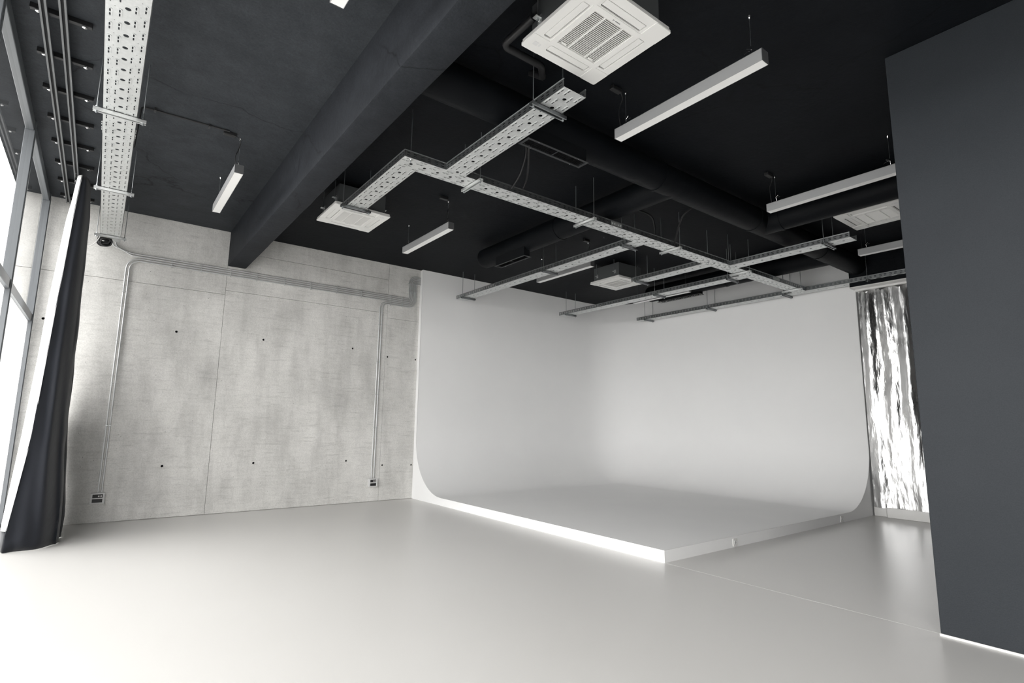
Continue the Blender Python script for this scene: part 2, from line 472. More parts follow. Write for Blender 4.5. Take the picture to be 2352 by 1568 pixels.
# platform sockets
for sx, side in ((5.69, 'the middle of the platform front'), (8.40, 'the foil curtain end of the platform front')):
    t = thing('power_socket', 'small white power socket set in '+side, 'socket', 'sockets in the platform front', loc=(sx, YP, .05))
    MB().plate([rrect(0, 0, .082, .082, .008)], .009, lambda u, w_, q: (u, -.001-q, w_)).build('cover_plate', M['plastic'], t)
    MB().plate([circ(0, 0, .026, 20), circ(0, 0, .022, 20)], .014, lambda u, w_, q: (u, -.001-q, w_)).build('socket_ring', M['lightgrey'], t)
    MB().plate([circ(0, 0, .022, 20)], .0098, lambda u, w_, q: (u, -.001-q, w_)).build('socket_face', M['greyplastic'], t)
    for dx in (-.01, .01): MB().cyl((dx, -.0105, 0), (dx, -.0115, 0), .003, 8).build('pin_hole', M['void'], t)

# ------------------------------------------------------------------ foil curtain
fc = thing('foil_curtain', 'crinkled silver foil curtain hanging beside the cyclorama end', 'curtain', loc=(9.56, 2.3, 0))
fy0, fy1, fz0, fz1 = 3.385, .9, .13, 3.462
NU, NV = 150, 120
vs_, fs_ = [], []
for j in range(NV+1):
    w_ = j/NV; z = fz0+(fz1-fz0)*w_
    for i in range(NU+1):
        s = i/NU; y = fy0+(fy1-fy0)*s
        ph = 2*PI*(fy0-y)/.235
        pleat = math.cos(ph+.9*noise.noise((y*1.5, z*.5, 0)))
        amp = .030*(.35+.65*w_)
        sag = .5*(1-math.cos(ph)) if False else 0
        x = -.06+amp*pleat*(.4+.6*w_)+.07*noise.noise((y*2.6, z*.55+y*1.4, 7))*(1-.5*w_)+.022*noise.noise((y*7, z*1.3+y*2, 2))+.006*noise.noise((y*26, z*7, 5))
        zz = z
        if j == NV: zz = z-.03*max(0, -pleat)
        vs_.append((x, y-2.3, zz))
for j in range(NV):
    for i in range(NU):
        a = j*(NU+1)+i; fs_.append((a, a+1, a+NU+2, a+NU+1))
MB().add(vs_, fs_).build('foil_sheet', M['foil'], fc, smooth=60, fix=False)
vs_, fs_ = [], []
for i in range(81):
    y = fy0+.015+(fy1-fy0)*i/80; st = -.05 if y > 3.24 else -.10
    b0 = .004*noise.noise((y*12, 0, 0))
    for x, z in ((st+.01+b0, 0.003), (st+.0+b0, .07), (st+.012+b0*2, .142+.004*noise.noise((y*8, 2, 0))), (st+.02+b0, .142), (st+.02+b0, .003)):
        vs_.append((x, y-2.3, z))
for i in range(80):
    for k in range(5): fs_.append((i*5+k, i*5+(k+1) % 5, (i+1)*5+(k+1) % 5, (i+1)*5+k))
MB().add(vs_, fs_).build('white_hem', M['white'], fc, smooth=50)['label'] = 'white hem band along the floor'
MB().box(-.10, -.02, fy1-2.3, fy0+.015-2.3, 3.465, 3.496).build('track', M['white'], fc)
for i in range(11):
    y = fy0-.02-.235*i
    MB().cyl((-.05, y-2.3, 3.44), (-.05, y-2.3, 3.467), .004, 6).build('hook', M['rod'], fc)

# ------------------------------------------------------------------ black curtain with white lining
bc = thing('blackout_curtain', 'floor length black curtain with white lining gathered at the window', 'curtain', loc=(-.4, 7.6, 0))
def interp(tab, z):
    tab = sorted(tab, key=lambda q: q[1])
    if z <= tab[0][1]: return tab[0][0]
    for (x0, z0), (x1, z1) in zip(tab, tab[1:]):
        if z <= z1: return x0+(x1-x0)*(z-z0)/(z1-z0)
    return tab[-1][0]
LL = [(-.431, 3.9), (-.45, 3.611), (-.473, 3.413), (-.502, 2.857), (-.522, 2.455), (-.535, 1.992), (-.574, 1.11), (-.60, .688), (-.626, .237), (-.63, 0)]
LR = [(-.392, 3.9), (-.400, 3.75), (-.418, 3.39), (-.437, 2.804), (-.452, 2.426), (-.466, 1.994), (-.496, 1.111), (-.536, .688), (-.58, .239), (-.588, 0)]
BR = [(-.325, 3.93), (-.305, 3.8), (-.281, 3.5), (-.277, 3.2), (-.274, 2.8), (-.267, 2.03), (-.259, 1.287), (-.25, 1.0), (-.211, .437), (-.197, .261), (-.205, 0)]
NZ = 70
cols = 60
vs_, fs_ = [], []
for j in range(NZ+1):
    z = .006+(3.90-.006)*j/NZ; h_ = z/3.9
    xl, xr = interp(LR, z), interp(BR, z)
    for i in range(cols+1):
        s = i/cols
        if s < .5:                                    # front face, left to right
            t = s/.5; x = xl+(xr-xl)*t
            y = 7.24+.16*t*t+(.05-.02*h_)*math.sin(t*7.2+.6)*(.35+t*.65)+(1-h_)*.03*math.sin(t*15+z*2)*t
            y += .018*noise.noise((x*9, z*2.2, 1))*(1.3-h_)
            if z < .5: y += (.5-z)*.10*noise.noise((x*8, z*6, 8))
        else:                                         # return, going back towards the wall
            t = (s-.5)/.5
            x = xr-.03*t+(.045-.02*h_)*math.sin(t*22)*min(1, t*6)-.10*t*h_
            y = 7.24+.16+(.05-.02*h_)*math.sin(7.8)+t*(1.2-.5*min(1, max(0, (h_-.30)/.35)))
            x += .012*noise.noise((y*5, z*2, 4))
        vs_.append((x+.4, y-7.6, z))
for j in range(NZ):
    for i in range(cols):
        a = j*(cols+1)+i; fs_.append((a, a+1, a+cols+2, a+cols+1))
fab = MB().add(vs_, fs_).build('black_fabric', M['velvet'], bc, smooth=70)
md = fab.modifiers.new('thick', 'SOLIDIFY'); md.thickness = .004
vs_, fs_ = [], []
for j in range(NZ+1):
    z = .20+(3.90-.20)*j/NZ
    xl, xr = interp(LL, z), interp(LR, z)
    pts = [(xl-.02, 7.55), (xl-.006, 7.40), (xl, 7.32), (xl+.3*(xr-xl), 7.285), (xl+.7*(xr-xl), 7.262), (xr+.003, 7.245)]
    for x, y in pts: vs_.append((x+.4, y-7.6+.008*noise.noise((x*6, z*2, 3)), z))
for j in range(NZ):
    for i in range(5):
        a = j*6+i; fs_.append((a, a+1, a+7, a+6))
lin = MB().add(vs_, fs_).build('lining', M['lining'], bc, smooth=70)
lin['label'] = 'white curtain lining folded round the leading edge'
md = lin.modifiers.new('thick', 'SOLIDIFY'); md.thickness = .003
vs_, fs_ = [], []
for j in range(5):
    z = .006+.2*j/4
    xl, xr = interp(LL, z), interp(LR, z)
    for x, y in [(xl-.02, 7.5), (xl+.01, 7.36), (xl+.03, 7.28), (xr+.003, 7.245)]: vs_.append((x+.4, y-7.6, z))
for j in range(4):
    for i in range(3):
        a = j*4+i; fs_.append((a, a+1, a+5, a+4))
hem = MB().add(vs_, fs_).build('hem', M['velvet'], bc, smooth=70)
md = hem.modifiers.new('thick', 'SOLIDIFY'); md.thickness = .003
for k in range(7): MB().tube([(-.455+.4, 7.46-7.6+.12*k, 3.885), (-.455+.4, 7.46-7.6+.12*k, 3.975)], .006, 6).build('runner_hook', M['chrome'], bc)

# curtain rails and their ceiling brackets
for i, (rx, y1, lab) in enumerate(((-.56, 8.62, 'curtain rail beside the glazing, the empty one'), (-.455, 8.45, 'curtain rail carrying the black curtain'))):
    t = thing('curtain_rail', 'slim grey '+lab, 'curtain rail', loc=(rx, 2, 3.99))
    for dx in (-.021, .009): MB().box(dx, dx+.012, -6.5, y1-2, -.012, .022).build('rail_flange', M['rail'], t)
    MB().box(-.009, .009, -6.5, y1-2, .004, .022).build('rail_web', M['grille_black'], t)
ORD = ['first', 'second', 'third', 'fourth', 'fifth', 'sixth', 'seventh', 'eighth', 'ninth', 'tenth']
for k in range(8):
    y = 4.57+.557*k
    t = thing('ceiling_bracket', ORD[7-k]+' black curtain rail bracket from the concrete wall, screwed to the ceiling', 'bracket', 'curtain rail brackets', loc=(-.47, y, H))
    MB().bbox(-.168, .168, -.017, .017, -.037, 0, .002, 1).build('bar', M['rubber'], t)
    for sx in (-.125, .125):
        MB().tube([(sx, 0, -.037), (sx, 0, -.045), (sx, 0, -.050)], [.017, .015, .006], 14).build('screw_head', M['chrome'], t)

# ------------------------------------------------------------------ cable trays
TZ, TW, TH, PIT_ = 3.58, .212, .062, .135
def replicate(mod, n_, pitch, s, fn):
    for k in range(n_):
        s.add([fn(u+k*pitch, v_, w_) for u, v_, w_ in mod.v], mod.f)
def base_module(p):
    idn = lambda u, w_, t: (u, w_, t)
    pads = [(p*.5, -.080), (p*.5, .080), (p*.22, -.036), (p*.78, .036)]
    if True:
        pads = [(p*.45, -.082), (p*.45, .082), (p*.30, -.037), (p*.72, .037)]
    PL, PW = .078, .020
    s = MB()
    lo = [rect(0, p, -TW/2, TW/2)] + [rrect(a, b_, PL, PW, .0095, 3) for a, b_ in pads] + [circ(p*.93 if False else p*.97-.018, 0, .0155, 12)] + [circ(p*.93, -.060, .003, 6), circ(p*.10, .062, .003, 6)]
    s.plate(lo, .002, idn)
    for a, b_ in pads:
        s.plate([rrect(a, b_, PL+.004, PW+.004, .0105, 3), rrect(a-.0185, b_, .029, .008, .0035, 2), rrect(a+.0185, b_, .029, .008, .0035, 2)], -.0020, lambda u, w_, t: (u, w_, t-.0004))
    return s
def rail_module(p):
    s = MB()
    lo = [rect(0, p, 0, TH)] + [rrect(p*f, z, .034, .008, .003, 2) for f in (.27, .73) for z in (.022, .042)]
    s.plate(lo, .002, lambda u, w_, t: (u, t, w_))
    return s
def tray(name_label, axis, a0, a1, c, rails, ends=()):
    """axis 'x' or 'y'; rails: list of (side, start, end)"""
    loc = ((a0, c, TZ) if axis == 'x' else (c, a0, TZ))
    t = thing('cable_tray', name_label, 'cable tray', 'galvanised cable trays', loc=loc)
    F = (lambda u, v_, w_: (u, v_, w_)) if axis == 'x' else (lambda u, v_, w_: (v_, u, w_))
    L = a1-a0; n_ = max(1, round(L/PIT_)); p = L/n_
    s = MB(); replicate(base_module(p), n_, p, s, F)
    s.build('base_plate', M['galv'], t, fix=False)
    for side, s0, s1 in rails:
        L = s1-s0; n_ = max(1, round(L/PIT_)); p = L/n_
        s = MB(); off = side*(TW/2)
        replicate(rail_module(p), n_, p, s, lambda u, v_, w_: F(u+s0-a0, off-side*v_, w_))
        bx = MB().cyl((s0-a0, off-side*.002, TH), (s1-a0, off-side*.002, TH), .0055, 8)   # rolled top edge
        s.add([F(*q) for q in bx.v], bx.f)
        s.build('side_rail', M['galv_shaded'], t, fix=False)
    for e in ends:     # joint plate with bolts
        for side in (-1, 1):
            s = MB()
            bx = MB().box(e-a0-.09, e-a0+.09, side*(TW/2+.001)-(.0015), side*(TW/2+.001)+.0015, .008, TH-.008)
            s.add([F(*q) for q in bx.v], bx.f)
            for dx in (-.07, -.03, .03, .07):
                cy_ = MB().cyl((e-a0+dx, side*(TW/2), .03), (e-a0+dx, side*(TW/2+.008), .03), .006, 6)
                s.add([F(*q) for q in cy_.v], cy_.f)
            s.build('joint_plate', M['galv'], t)
    return t
hw = TW/2
YM = 4.18
xB1, xT2, xB3, xB4, xB5, xB6, xB7 = 2.0, 2.415, 5.235, 6.735, 7.10, 7.71, 9.385
T = {}
tray('long galvanised cable tray running from the window bay to the concrete wall', 'y', -3.5, 8.40, -.092, [(-1, -3.5, 8.40), (1, -3.5, 8.40)], ends=(2.2, 5.2))
nr = []   # main run, rails broken at each branch
def gaps(a, c_, centres):
    out = []; s = a
    for q in sorted(centres):
        if q-hw > s+.02: out.append((s, q-hw))
        s = q+hw
    if s < c_-.02: out.append((s, c_))
    return out
xm0, xm1 = xB1-hw, xB7+hw
mr = [(-1, a, c_) for a, c_ in gaps(xm0, xm1, [xT2, xB5, xB7])] + [(1, a, c_) for a, c_ in gaps(xm0, xm1, [xB1, xB3, xB4, xB6, xB7])]
tray('main galvanised cable tray crossing the studio with all branches joined to it', 'x', xm0, xm1, YM, mr, ends=(4.6, 8.3))
both = lambda a, c_: [(-1, a, c_), (1, a, c_)]
y0m, y1m = YM-hw, YM+hw
tray('short cable tray branch ending below the air conditioner beside the beam', 'y', y1m, 5.60, xB1, both(y1m, 5.60)+[(-1, y0m, y1m)])
tray('cable tray branch ending near the air conditioner with the insulated pipe', 'y', 2.50, y0m, xT2, both(2.50, y0m))
tray('long cable tray branch reaching the white cove over the third pendant row', 'y', y1m, 8.50, xB3, both(y1m, 8.50))
tray('short cable tray branch ending under the air conditioner beside the cove', 'y', y1m, 5.58, xB4, both(y1m, 5.58))
tray('cable tray branch ending just before the air conditioner near the charcoal partition', 'y', 2.52, y0m, xB5, both(2.52, y0m))
tray('long cable tray branch reaching into the rounded corner of the cove', 'y', y1m, 8.38, xB6, both(y1m, 8.38))
tray('cable tray along the top of the cove wall towards its rounded corner', 'y', y1m, 7.68, xB7, both(y1m, 7.68))
tray('cable tray passing above the foil curtain header', 'y', .6, y0m, xB7, both(.6, y0m))

# hangers: strut channel with two threaded rods
def hanger(axis, x, y, half, lab, zt=TZ, cm=None):
    t = thing('tray_hanger', lab, 'tray hanger', 'strut hangers under the cable trays', loc=(x, y, zt))
    F = (lambda u, v_, w_: (u, v_, w_)) if axis == 'x' else (lambda u, v_, w_: (-v_, u, w_))   # channel runs along axis
    s = MB()
    for bx in (MB().box(-half, half, -.0205, .0205, -.0055, -.0030), MB().box(-half, half, -.0205, -.018, -.027, -.003), MB().box(-half, half, .018, .0205, -.027, -.003),
               MB().box(-half, half, -.0205, -.010, -.0295, -.027), MB().box(-half, half, .010, .0205, -.0295, -.027)):
        s.add([F(*q) for q in bx.v], bx.f)
    s.build('channel', cm or M['galv'], t)
    for e in (-1, 1):
        q = half-.022; r_ = .0042
        p0, p1 = F(e*q, 0, -.045), F(e*q, 0, H-zt)
        MB().cyl(p0, p1, r_, 8).build('threaded_rod', M['rod'], t)
        for z in (-.038, .001): MB().cyl(F(e*q, 0, z), F(e*q, 0, z+.008), .010, 6).build('nut', M['rod'], t)
    return t
for y, lab in ((8.33, 'strut hanger at the wall end of the long tray by the window'), (6.575, 'second strut hanger from the wall under the long tray by the window'), (4.84, 'third strut hanger from the wall under the long tray by the window'), (3.1, 'strut hanger under the long tray by the window nearest the glazing front')):
    hanger('x', -.09, y, .165, lab)
for x, lab in ((2.655, 'strut hanger under the main tray next to its branch by the pipe'), (4.18, 'strut hanger under the main tray between two branches'), (5.75, 'strut hanger under the main tray past the third pendant row branch'), (7.43, 'strut hanger under the main tray at the cove corner branch'), (9.03, 'strut hanger under the cove end of the main tray')):
    hanger('y', x, 4.175, .165, lab)
for x, y, hf, lab in ((xB1, 5.46, .165, 'strut hanger at the end of the tray below the air conditioner beside the beam'),
                  (xT2-.01, 2.77, .165, 'strut hanger near the open end of the branch by the insulated pipe'),
                  (xB3, 8.25, .15, 'strut hanger at the cove end of the third row branch'), (xB3, 5.98, .15, 'strut hanger midway along the third row branch'), (xB3, 4.44, .15, 'strut hanger at the root of the third row branch'),
                  (xB4+.02, 5.47, .165, 'strut hanger at the end of the short branch by the cove air conditioner'),
                  (xB5, 2.80, .165, 'strut hanger near the end of the branch before the partition'),
                  (xB6, 8.13, .155, 'strut hanger at the tip of the rounded corner branch'), (xB6, 5.86, .155, 'strut hanger midway along the rounded corner branch'), (xB6, 4.47, .155, 'strut hanger at the root of the rounded corner branch'),
                  (xB7, 7.43, .155, 'strut hanger at the tip of the tray along the cove wall'), (xB7, 5.91, .155, 'strut hanger midway along the tray on the cove wall'), (xB7, 4.43, .155, 'strut hanger where the cove wall tray meets the main tray'),
                  (xB7, 3.14, .155, 'strut hanger above the foil curtain header')):
    hanger('x', x, y, hf, lab, cm=M['galv_shaded'])  # branch channels take the shade-darkened steel as well
# loose corner rods that carry the tray corners
for x, y, lab in ((1.965, 4.10, 'single threaded rod holding the outer corner of the main tray'), (6.62, 4.19, 'single threaded rod through the main tray at the short cove branch'), (7.0, 4.10, 'single threaded rod through the main tray at the partition branch')):
    t = thing('threaded_rod_hanger', lab, 'threaded rod', loc=(x, y, TZ))
    MB().cyl((0, 0, -.03), (0, 0, H-TZ), .0042, 8).build('rod', M['rod'], t)
    MB().cyl((0, 0, -.012), (0, 0, -.004), .010, 6).cyl((0, 0, -.005), (0, 0, -.0025), .016, 12).build('nut', M['chrome'], t)

# ------------------------------------------------------------------ air conditioners
def slot_frame(s, cx, cy_, w, h): pass
AW, AZ = .672, 3.72
def cassette(cx, cy_, rot, lab):
    t = thing('ceiling_cassette', lab, 'air conditioner', 'four way ceiling cassettes', loc=(cx, cy_, AZ))
    t.rotation_euler = (0, 0, rot)
    A = AW/2
    dn = lambda z0: (lambda u, w_, q: (u, w_, z0+q))
    sl = [(0, .245), (0, -.245), (.245, 0), (-.245, 0)]
    def sdim(c_): return (.355, .062) if abs(c_[1]) > .1 else (.062, .355)
    lo = [rrect(0, 0, AW, AW, .018, 4), rrect(0, 0, .336, .336, .004, 2)] + [rrect(*c_, *sdim(c_), .012, 3) for c_ in sl]
    MB().plate(lo, .010, dn(0)).build('panel', M['plastic'], t, smooth=30)
    MB().plate([rrect(0, 0, AW-.012, AW-.012, .016, 4), rrect(0, 0, .345, .345, .004, 2)] + [rrect(*c_, sdim(c_)[0]+.006, sdim(c_)[1]+.006, .012, 3) for c_ in sl], .022, dn(.010)).build('panel_rim', M['plastic'], t, smooth=30)
    # raised grille surround and corner covers
    MB().plate([rrect(0, 0, .415, .415, .006, 2), rrect(0, 0, .338, .338, .003, 2)], -.004, dn(0)).build('grille_frame', M['plastic'], t)
    for sx in (-1, 1):
        for sy in (-1, 1):
            o = MB().plate([rrect(sx*(A-.072), sy*(A-.072), .14, .14, .012, 3)], -.004, dn(.0004)).build('corner_cover', M['plastic'], t)
            if (sx, sy) == (-1, 1):
                MB().plate([rect(sx*(A-.072)-.022, sx*(A-.072)+.012, sy*(A-.075)-.017, sy*(A-.075)+.017)], -.001, dn(-.0036)).build('sensor_window', M['lightgrey'], o)
                MB().plate([rect(sx*(A-.072)+.020, sx*(A-.072)+.032, sy*(A-.075)-.012, sy*(A-.075)+.012)], -.001, dn(-.0036)).build('indicator', M['lightgrey'], o)
    # intake grille
    nsl = 27
    for k in range(nsl):
        y = -.162+.324*k/(nsl-1)
        MB().add([(-.168, y-.0030, .000), (.168, y-.0030, .000), (.168, y+.0010, .000), (-.168, y+.0010, .000), (-.168, y+.0010, .014), (.168, y+.0010, .014), (.168, y+.0046, .014), (-.168, y+.0046, .014)],
                 [(0, 1, 2, 3), (4, 5, 6, 7), (0, 4, 7, 3)[::-1], (1, 2, 6, 5), (0, 1, 5, 4), (3, 2, 6, 7)]).build('slat', M['plastic'], t)
    for x in (-.075, .075): MB().box(x-.004, x+.004, -.168, .168, -.002, .012).build('cross_bar', M['plastic'], t)
    for x in (-.12, .12): MB().bbox(x-.020, x+.020, .149, .160, -.003, .008, .002, 1).build('grille_catch', M['plastic'], t)
    MB().box(-.175, .175, -.175, .175, .040, .044).build('filter', M['grille_rim'], t)
    # air outlets with flaps
    for k, c_ in enumerate(sl):
        w, h = sdim(c_)
        MB().box(c_[0]-w/2-.01, c_[0]+w/2+.01, c_[1]-h/2-.01, c_[1]+h/2+.01, .034, .038).build('outlet_recess', M['greyplastic'], t)
        d = .009
        MB().bbox(c_[0]-w/2+.006, c_[0]+w/2-.006, c_[1]-h/2+.007, c_[1]+h/2-.007, .004, .012, .003, 2).build('flap', M['plastic'], t)
    # maker's emblem: three small lozenges and a short line of lettering too small to read
    e = MB(); ex, ey = -.03, -.186
    for a in (90, 210, 330):
        ca, sa = math.cos(math.radians(a)), math.sin(math.radians(a))
        pts = [(0, 0), (.5, .29), (1, 0), (.5, -.29)]
        e.plate([[(ex+.0085*(p*ca-q*sa), ey+.0085*(p*sa+q*ca)) for p, q in pts]], -.0008, dn(-.0038))
    for k in range(6): e.plate([rect(ex+.016+k*.007, ex+.021+k*.007, ey-.004, ey+.003)], -.0008, dn(-.0038))
    e.build('emblem', M['casing'], t)
    # casing above
    MB().bbox(-.285, .285, -.285, .285, .032, .272, .006, 1).build('casing', M['casing'], t)
    MB().box(-.31, .31, -.31, .31, .030, .036).build('gasket', M['casing'], t)
    for sx in (-1, 1):
        for sy in (-1, 1):
            x, y = sx*.303, sy*.20
            o = MB().box(min(sx*.285, x+sx*.028), max(sx*.285, x+sx*.028), y-.020, y+.020, .118, .122)
            o.box(min(sx*.285, sx*.288), max(sx*.285, sx*.288), y-.020, y+.020, .09, .15)
            o.build('hanging_bracket', M['galv'], t)
            MB().cyl((x, y, .10), (x, y, H-AZ), .0045, 8).cyl((x, y, .108), (x, y, .117), .010, 6).cyl((x, y, .123), (x, y, .132), .010, 6).build('threaded_rod', M['rod'], t)
    return t
cassette(2.27, 2.17, 0, 'white ceiling air conditioner with dark slatted grille beside the insulated pipe')
cassette(2.225, 6.15, PI, 'white ceiling air conditioner under the open tray end beside the beam')
cassette(6.95, 6.16, 0, 'white ceiling air conditioner with exposed grey casing before the cove corner')
cassette(6.905, 2.19, PI/2, 'white ceiling air conditioner half hidden by the charcoal partition')

# ------------------------------------------------------------------ pendant lights
LZ, LHH, LWW, LL_ = 3.652, .088, .080, 1.265
def pendant(x, yc, lab, cord):
    t = thing('linear_pendant', lab, 'pendant light', 'linear pendant lights', loc=(x, yc, LZ))
    a, w = LL_/2, LWW/2
    hs = MB()
    hs.box(-w, -w+.003, -a, a, .0, LHH).box(w-.003, w, -a, a, 0, LHH).box(-w, w, -a, a, LHH-.003, LHH)
    hs.build('housing', M['alu'], t)
    MB().box(-w+.003, w-.003, -a+.003, a-.003, .0005, .006).build('diffuser', M['diffuser'], t)
    for s in (-1, 1): MB().box(-w, w, s*a-.0015, s*a+.0015, 0, LHH).build('end_cap', M['endcap'], t)
    for s in (-1, 1):
        y = s*(a-.09)
        MB().cyl((0, y, LHH+.06), (0, y, H-LZ-.02), .0011, 6).build('suspension_wire', M['rod'], t)
        MB().tube([(0, y, H-LZ), (0, y, H-LZ-.006), (0, y, H-LZ-.018), (0, y, H-LZ-.024)], [.012, .012, .008, .004], 12).build('ceiling_cup', M['chrome'], t)
        MB().tube([(0, y, LHH+.055), (0, y, LHH+.078)], .005, 8).tube([(-.022, y, LHH), (0, y, LHH+.06), (.022, y, LHH)], .0014, 6).build('wire_gripper', M['chrome'], t)
        lp_ = [(.030*math.sin(q)*.4-.004, y+s*(-.028)+.030*math.cos(q), LHH+.030+.030*math.sin(q)) for q in [2*PI*k/18 for k in range(18)]]
        MB().tube(lp_, .0011, 5, closed=True).tube([(0, y, LHH+.06), (-.006, y-s*.03, LHH+.075)], .0011, 5).build('wire_tail', M['chrome'], t)
    if cord:
        y = cord*(a-.05)
        pth = smooth_path([(-.02, y, LHH), (-.035, y, LHH+.09), (-.01, y+.015, LHH+.19), (-.005, y-.01, LHH+.26), (-.05, y-.03, H-LZ-.02)], 6)
        MB().tube(pth, .004, 8).build('power_cord', M['rubber'], t)
        MB().bbox(-.16, -.05, y-.05, y-.005, H-LZ-.035, H-LZ, .004, 1).build('junction_box', M['rubber'], t)
    return t
rows = [(.855, 'in the window bay'), (3.235, 'in the first row past the beam'), (5.70, 'in the second row past the beam'), (8.15, 'in the row by the cove wall')]
for x, w_ in rows:
    pendant(x, 6.17, 'long linear pendant light '+w_+', on the concrete wall side', -1)
    pendant(x, 2.205, 'long linear pendant light '+w_+', on the partition side', 1 if x > 1 else -1)
# surface conduit feeding the bay light
t = thing('ceiling_conduit', 'thin black conduit on the ceiling from the long tray to the bay pendant', 'conduit', loc=(.02, 5.54, H))
MB().tube(fillet([(0, .02, -.40), (.02, .01, -.012), (.72, -.02, -.012)], .03), .008, 8).build('tube', M['rubber'], t)
for x in (.12, .55): MB().box(x-.008, x+.008, -.03, .03, -.024, 0).build('clip', M['rubber'], t)
# other visible black cables
def cable(lab, pts, r, cat='cable', mat_='rubber', name='black_cable', group=None, raw=False):
    s = MB(); s.tube(pts if raw else smooth_path(pts, 8), r, 8)
    return tag(s.build(name, M[mat_], smooth=60), lab, cat, group)
cable('black insulated pipe bending round the corner of an air conditioner', fillet([(1.955, 2.40, 3.86), (1.955, 2.73, 3.86), (2.30, 2.73, 3.86), (2.46, 2.90, 3.93), (2.46, 3.05, 4.05)], .05), .026, 'pipe', name='insulated_pipe', raw=True)
cable('black cable looping down from the ceiling beside the round duct vent', [(2.62, 3.80, 4.05), (2.85, 3.78, 4.02), (3.02, 3.80, 3.93), (3.08, 3.95, 3.75), (3.06, 4.10, 3.60)], .011)
cable('black cable dropping behind the round duct vent into the main tray', [(2.93, 3.50, 3.95), (2.92, 3.62, 3.85), (3.05, 3.80, 3.76), (3.20, 4.02, 3.72), (3.22, 4.15, 3.60)], .011)
cable('black cable curving from the left duct down to the main tray', [(4.76, 4.60, 3.95), (5.05, 4.25, 3.97), (5.30, 4.15, 3.93), (5.38, 4.14, 3.80), (5.40, 4.16, 3.60)], .011)
cable('black cable hanging by the duct tee into the main tray', [(5.55, 3.70, 3.95), (5.50, 3.80, 3.86), (5.60, 3.95, 3.75), (5.72, 4.10, 3.60)], .012)

# ------------------------------------------------------------------ ducts
DZ, DR = 3.845, .150
def duct(lab, axis, a0, a1, c, rings=(), grille=None, far_cap=True):
    t = thing('round_duct', lab, 'duct', 'black round ducts', loc=((0, c, DZ) if axis == 'x' else (c, 0, DZ)))
    F = (lambda u, v_, w_: (u, v_, w_)) if axis == 'x' else (lambda u, v_, w_: (v_, u, w_))
    pts, rad = [], []
    k = 40
    for i in range(k+1):
        u = a0+(a1-a0)*i/k; pts.append(F(u, 0, 0)); rad.append(DR*(1+.012*noise.noise((u*2.5, c, 0))))
    if far_cap:
        for q in (.35, .7, .92, 1.0):
            pts.append(F(a1+.06*q, 0, 0)); rad.append(DR*math.sqrt(max(.02, 1-q*q))+.0)
    MB().tube(pts, rad, 28).build('duct_body', M['duct'], t, smooth=50)
    for u in rings:
        MB().tube([F(u-.02, 0, 0), F(u+.02, 0, 0)], DR+.006, 28).build('joint_band', M['duct'], t, smooth=50)
    if grille:
        g0, g1, side, zg = grille
        zz = zg-DZ
        hb = MB().box(g0+.02, g1-.02, side-.050, side+.050, zz+.014, -.06); MB_ = MB().add([F(*q) for q in hb.v], hb.f)
        col = MB_.build('vent_collar', M['grille_black'], t)
        s = MB().plate([rect(g0, g1, side-.066, side+.066), rect(g0+.024, g1-.024, side-.044, side+.044)], .004, lambda u, w_, q: F(u, w_, zz+q)); s.build('vent_frame', M['grille_rim'], t)
        MB().plate([rect(g0+.03, g1-.03, side-.045, side+.045)], .001, lambda u, w_, q: F(u, w_, zz+.0125+q)).build('vent_opening', M['void'], t)
        mid = (g0+g1)/2
        for q in [g0+.06+(g1-g0-.12)*i/24 for i in range(25)]:
            b_ = MB().box(q-.001, q+.001, side-.042, side+.042, zz+.003, zz+.011)
            MB().add([F(*p) for p in b_.v], b_.f).build('vane', M['void'], t)
        b_ = MB().box(mid-.003, mid+.003, side-.042, side+.042, zz, zz+.006); MB().add([F(*p) for p in b_.v], b_.f).build('divider', M['grille_rim'], t)
        for du in (g0+.12, g1-.12):
            for dv in (-.058, .058):
                MB().cyl(F(du, side+dv, zz-.002), F(du, side+dv, zz+.001), .004, 8).build('screw', M['chrome'], t)
    return t
duct('black round duct crossing the ceiling behind the beam with a flat vent', 'x', bx2-.01, 9.32, 3.30, rings=(4.35, 6.2, 8.0), grille=(2.56, 3.255, -.04, 3.60), far_cap=False)
duct('black round duct branch ending in a rounded cap over the cove platform', 'y', 3.30, 6.78, 4.60, rings=(5.05,), grille=(5.65, 6.36, -.06, 3.60))
duct('black round duct branch running behind the charcoal partition', 'y', YB+.2, 3.30, 6.455, rings=(3.05,), far_cap=False)
duct('black round duct branch ending with a vent before the cove wall', 'y', 3.30, 6.62, 8.43, rings=(5.0,), grille=(5.50, 6.44, .03, 3.655))

